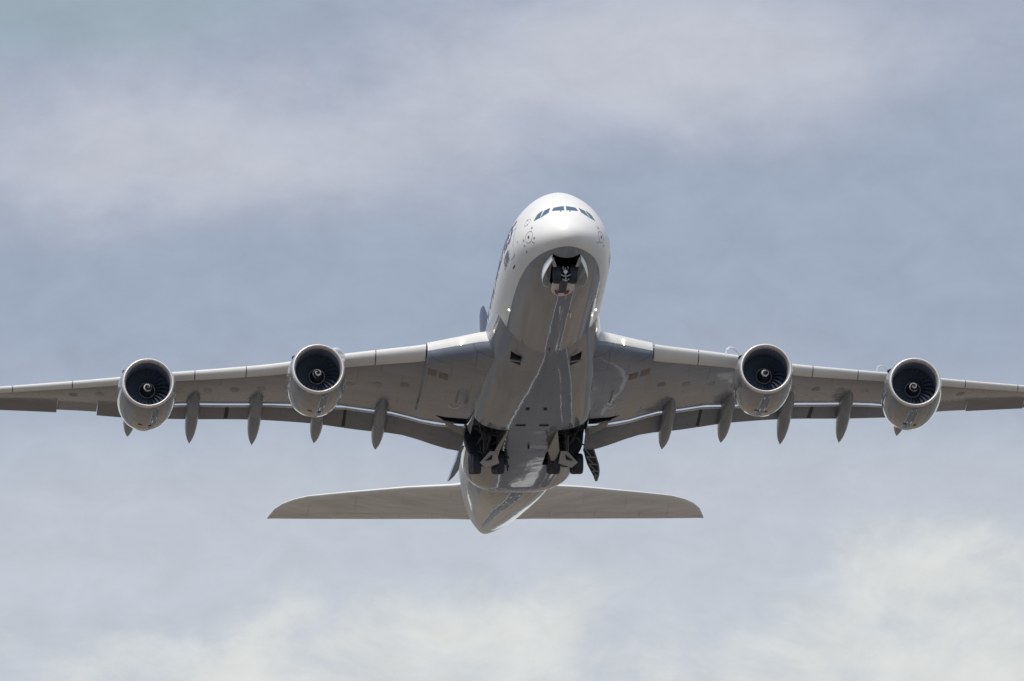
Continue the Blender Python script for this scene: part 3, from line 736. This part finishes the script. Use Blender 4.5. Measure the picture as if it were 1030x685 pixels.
# ---- landing gear
def wheel(parent, c, rad, wid):
    prof = [(-wid * .5, rad * .55), (-wid * .5, rad * .8), (-wid * .42, rad * .94), (-wid * .25, rad), (wid * .25, rad), (wid * .42, rad * .94), (wid * .5, rad * .8), (wid * .5, rad * .55)]
    for k in (-.28, -.1, .1, .28): pass
    bm = bmesh.new(); n = 36
    rings = [[(c[0] + x, c[1] + r * math.cos(2 * math.pi * k / n), c[2] + r * math.sin(2 * math.pi * k / n)) for k in range(n)] for x, r in prof]
    loft(bm, rings, caps=(False, False)); t = link('tyre', bm, M['tyre'], parent, ang=30)
    bm = bmesh.new(); prof = [(-wid * .40, .001), (-wid * .40, rad * .25), (-wid * .46, rad * .3), (-wid * .42, rad * .5), (-wid * .48, rad * .56), (wid * .48, rad * .56), (wid * .42, rad * .5), (wid * .46, rad * .3), (wid * .40, rad * .25), (wid * .40, .001)]
    rings = [[(c[0] + x, c[1] + r * math.cos(2 * math.pi * k / n), c[2] + r * math.sin(2 * math.pi * k / n)) for k in range(n)] for x, r in prof]
    loft(bm, rings, caps=(False, False)); link('rim', bm, M['rim'], t, ang=30)

def nose_gear():
    bm = bmesh.new(); tube(bm, [(0, 3.15, -3.62), (0, 4.1, -3.35), (0, 5.4, -2.7)], [.16, .2, .22], 14); tube(bm, [(-.62, 3.15, -3.7), (.62, 3.15, -3.7)], .12, 12)
    tube(bm, [(0, 3.2, -3.9), (0, 4.6, -4.12)], [.14, .16], 12); box(bm, (-.24, 3.4, -4.22), (.24, 5.9, -3.8))
    g = link('nose_gear', bm, M['strut'], air)
    for x in (-.53, .53): wheel(g, (x, 3.15, -3.90), .63, .50)
    DZ = -.30; p = Vector((0, 2.62, -3.62 + DZ))
    bm = bmesh.new(); tube(bm, [p, p + Vector((0, .2, 0))], [.13, .1], 14); link('taxi_light', bm, M['lampoff'], g)
    bm = bmesh.new(); tube(bm, [(0, 2.72, -3.3 + DZ), (0, 2.70, -4.25 + DZ)], .05, 8)
    for sg in (-1, 1):
        tube(bm, [(sg * .14, 2.6, -3.25 + DZ), (sg * .19, 2.6, -3.42 + DZ), (sg * .1, 2.62, -3.52 + DZ)], .035, 8); tube(bm, [(sg * .3, 2.62, -3.80 + DZ), (sg * .12, 2.6, -3.93 + DZ), (0, 2.6, -3.9 + DZ)], .04, 8)
        tube(bm, [(sg * .22, 2.66, -4.10 + DZ), (sg * .1, 2.64, -4.2 + DZ), (0, 2.64, -4.22 + DZ)], .035, 8)
    link('torque_link', bm, M['link'], g)
    # rear leg door: a rounded pale panel with two red flashes
    bm = bmesh.new(); n = 14
    pts = [(-.74, 4.55, -3.98), ] + [(-.74 * math.cos(math.pi * k / n), 5.3 + 1.25 * math.sin(math.pi * k / n), -4.08 - .09 * math.sin(math.pi * k / n)) for k in range(n + 1)] + [(.74, 4.55, -3.98)]
    slab(bm, pts, .06); d = link('leg_door', bm, M['lead'], g)
    for sg in (-1, 1):
        bm = bmesh.new(); slab(bm, [(sg * .30, 5.7, -4.185), (sg * .50, 5.5, -4.17), (sg * .40, 6.1, -4.20), (sg * .20, 6.3, -4.215)], .03); link('red_flash', bm, M['red'], d)
    # main bay doors, open and splayed outwards
    for sg in (-1, 1):
        bm = bmesh.new(); rings = []
        for k in range(13):
            t = k / 12; s = 1.66 + 3.3 * t; x = .94 + .52 * math.sin(math.pi * t) ** .9; zt, zb, hw, zc = fus(s)
            top = zc + (zb - zc) * math.sqrt(1 - (min(x, .93) / hw) ** 2) - .03; dr = .12 + .62 * math.sin(math.pi * (.12 + .76 * t)) ** .8
            rings.append([(sg * x, s, top), (sg * (x + .05), s, top - dr * .5), (sg * (x + .02), s, top - dr), (sg * (x - .02), s, top - dr), (sg * (x + .01), s, top - dr * .5), (sg * (x - .04), s, top)])
        loft(bm, rings); d = link('bay_door', bm, M['dwhite'], g, ang=50)
        bm = bmesh.new(); slab(bm, [(sg * .97, 1.75, -3.12), (sg * .80, 1.8, -3.3), (sg * .62, 2.1, -3.75), (sg * .82, 2.2, -3.72), (sg * .95, 2.0, -3.5)], .06); link('hinge_arm', bm, M['cream'], d)
M['lampoff'] = mat('lamp_lens', (.85, .83, .78), .2)
nose_gear()

def body_gear(sg):
    bm = bmesh.new(); x0 = sg * 2.65
    tube(bm, [(x0, 35.5, -5.88), (x0, 39.0, -4.68)], .2, 12); tube(bm, [(x0, 37.0, -5.0), (x0, 36.2, -3.2)], .24, 14)
    for k in range(3): tube(bm, [(x0 - .95, 35.6 + 1.7 * k, -5.80 + .58 * k), (x0 + .95, 35.6 + 1.7 * k, -5.80 + .58 * k)], .13, 10)
    tube(bm, [(x0 - sg * .3, 34.0, -3.6), (x0, 36.6, -4.6)], .09, 10); tube(bm, [(x0 + sg * .9, 32.2, -3.7), (x0 + sg * .2, 35.6, -4.4)], .07, 10)
    for k in range(5): tube(bm, [(x0 + random.uniform(-.8, .8), 34.8 + .1 * k, -5.0), (x0 + random.uniform(-.6, .6), 35.2, -5.5)], .035, 6)
    g = link('body_gear', bm, M['strut'], air)
    for k in range(3):
        for dx in (-.78, .78): wheel(g, (x0 + dx, 35.6 + 1.7 * k, -5.80 + .58 * k), .70, .56)
    q = [(1.70, 31.5, -4.88), (2.05, 34.5, -5.2), (1.75, 36.0, -6.05), (1.25, 33.9, -5.45)] if sg > 0 else [(1.60, 31.5, -4.88), (2.25, 34.5, -5.2), (2.2, 35.6, -5.9), (2.02, 34.1, -5.4)]
    bm = bmesh.new(); slab(bm, [(sg * a, b, c) for a, b, c in q], .09); link('bay_door', bm, M['cream'], g)
    rnd = random.Random(11 if sg > 0 else 5)
    bm = bmesh.new()                              # pipes, hoses and rams across the open bay
    hub = Vector((x0, 34.2, -4.2)); tube(bm, [(x0 - 1.0, 33.6, -3.9), hub, (x0 + 1.1, 33.8, -3.9)], .07, 8)
    for k in range(9):
        a_ = hub + Vector((rnd.uniform(-1, 1), rnd.uniform(-1.8, .6), rnd.uniform(-.3, .3))); b_ = a_ + Vector((rnd.uniform(-.5, .5), rnd.uniform(.3, 1.2), rnd.uniform(-.7, .2)))
        tube(bm, [hub, a_, (a_ + b_) / 2 + Vector((0, 0, -.1)), b_], rnd.choice((.03, .045, .06)), 6)
    link('hydraulic_lines', bm, M['strut'], g)
    bm = bmesh.new(); slab(bm, [(sg * 2.15, 34.5, -5.28), (sg * 2.6, 34.5, -5.28), (sg * 3.3, 34.7, -6.02), (sg * 2.9, 34.9, -6.32), (sg * 2.0, 34.8, -6.05)], .08); d = link('leg_door', bm, M['cream'], g)
    bm = bmesh.new(); slab(bm, [(sg * 2.45, 34.49, -5.52), (sg * 2.95, 34.57, -5.95), (sg * 2.5, 34.58, -5.85)], .10); link('door_hole', bm, M['dark'], d)  # dark slab laid on the door: the opening's shade put in as colour
    bm = bmesh.new()                              # clutter at the inner end of the axles
    for k in range(4): tube(bm, [(x0 - sg * 1.08, 35.0, -4.95 - .3 * k), (x0 - sg * (1.25 + .1 * (k % 2)), 35.3, -5.2 - .3 * k)], .07, 8)
    tube(bm, [(x0 - sg * 1.15, 35.1, -4.9), (x0 - sg * 1.3, 35.6, -6.3)], [.1, .05], 8); link('brake_rod', bm, M['strut'], g)

def wing_gear_door(sg):
    # a curved door blown half shut by the airstream: the port one shows its ribbed inner face, the starboard one its skin; their unequal light is put into the colours
    bm = bmesh.new(); rings = []
    if sg > 0: rows = [(3.7, 4.36, 34.4, -5.15), (3.85, 4.55, 34.8, -5.6), (4.02, 4.73, 35.2, -5.98), (4.3, 4.82, 35.7, -6.3), (4.48, 4.80, 36.0, -6.52), (4.62, 4.70, 36.3, -6.80)]
    else: rows = [(4.30, 4.62, 34.5, -4.9), (4.50, 4.72, 34.7, -5.33), (4.56, 4.86, 35.2, -5.75), (4.62, 5.05, 35.9, -6.1), (4.9, 5.18, 36.3, -6.42), (5.24, 5.30, 36.6, -6.68)]
    for a, b, y, z in rows: rings.append([(sg * a, y, z), (sg * (a + b) / 2, y - .05, z), (sg * b, y, z), (sg * (b + .03), y + .9, z + .3), (sg * (a + .03), y + .9, z + .3)])
    loft(bm, rings); d = link('wing_gear_door', bm, M['bay'] if sg > 0 else M['belly'], air, ang=60)
    if sg > 0:
        bm = bmesh.new()
        prev = None
        for k, (a, b, y, z) in enumerate(rows[:-1]):
            a2, b2, y2, z2 = rows[k + 1]
            tube(bm, [(a + .05, y - .08, z), (b - .02, y - .1, z - .05)], .05, 6)
            tube(bm, [(b - .03, y - .09, z), (b2 - .03, y2 - .09, z2)], .055, 6); tube(bm, [(a + .05, y - .08, z), ((a2 + b2) / 2, y2 - .09, z2)], .04, 6)
        link('door_frame', bm, M['rim'], d)
for sg in (-1, 1): body_gear(sg); wing_gear_door(sg)

# ---- condensation curling off the cowl strakes
def wisp(x, s, z, r, lab, th):
    bm = bmesh.new(); pts = [(x + r * math.cos(math.pi * k / 20), s + .5 * math.cos(math.pi * k / 20), z + r * 1.05 * math.sin(math.pi * k / 20)) for k in range(-2, 23)]
    tube(bm, pts, [th * (.6 + .4 * math.sin(math.pi * max(0, min(20, k)) / 20)) for k in range(-2, 23)], 10)
    me = bpy.data.meshes.new('vapour_wisp'); bm.to_mesh(me); bm.free(); me.materials.append(M['vapour'])
    ctr = Vector((x, s, z)); me.transform(Matrix.Translation(-ctr)); me.polygons.foreach_set('use_smooth', [True] * len(me.polygons))
    o = bpy.data.objects.new('vapour_wisp', me); C.objects.link(o); o.matrix_world = air.matrix_world @ Matrix.Translation(ctr - O)
    o['label'] = lab; o['category'] = 'vapour'
wisp(13.14, 26.2, -1.45, .52, 'thin white arc of vapour beside the inboard engine on the right of the photo', .10)
wisp(24.02, 34.1, .12, .46, 'faintest arc of vapour beside the outermost engine on the right of the photo', .05)
wisp(-13.29, 26.2, -1.5, .40, 'small white puff of vapour beside the inboard engine on the left of the photo', .22)
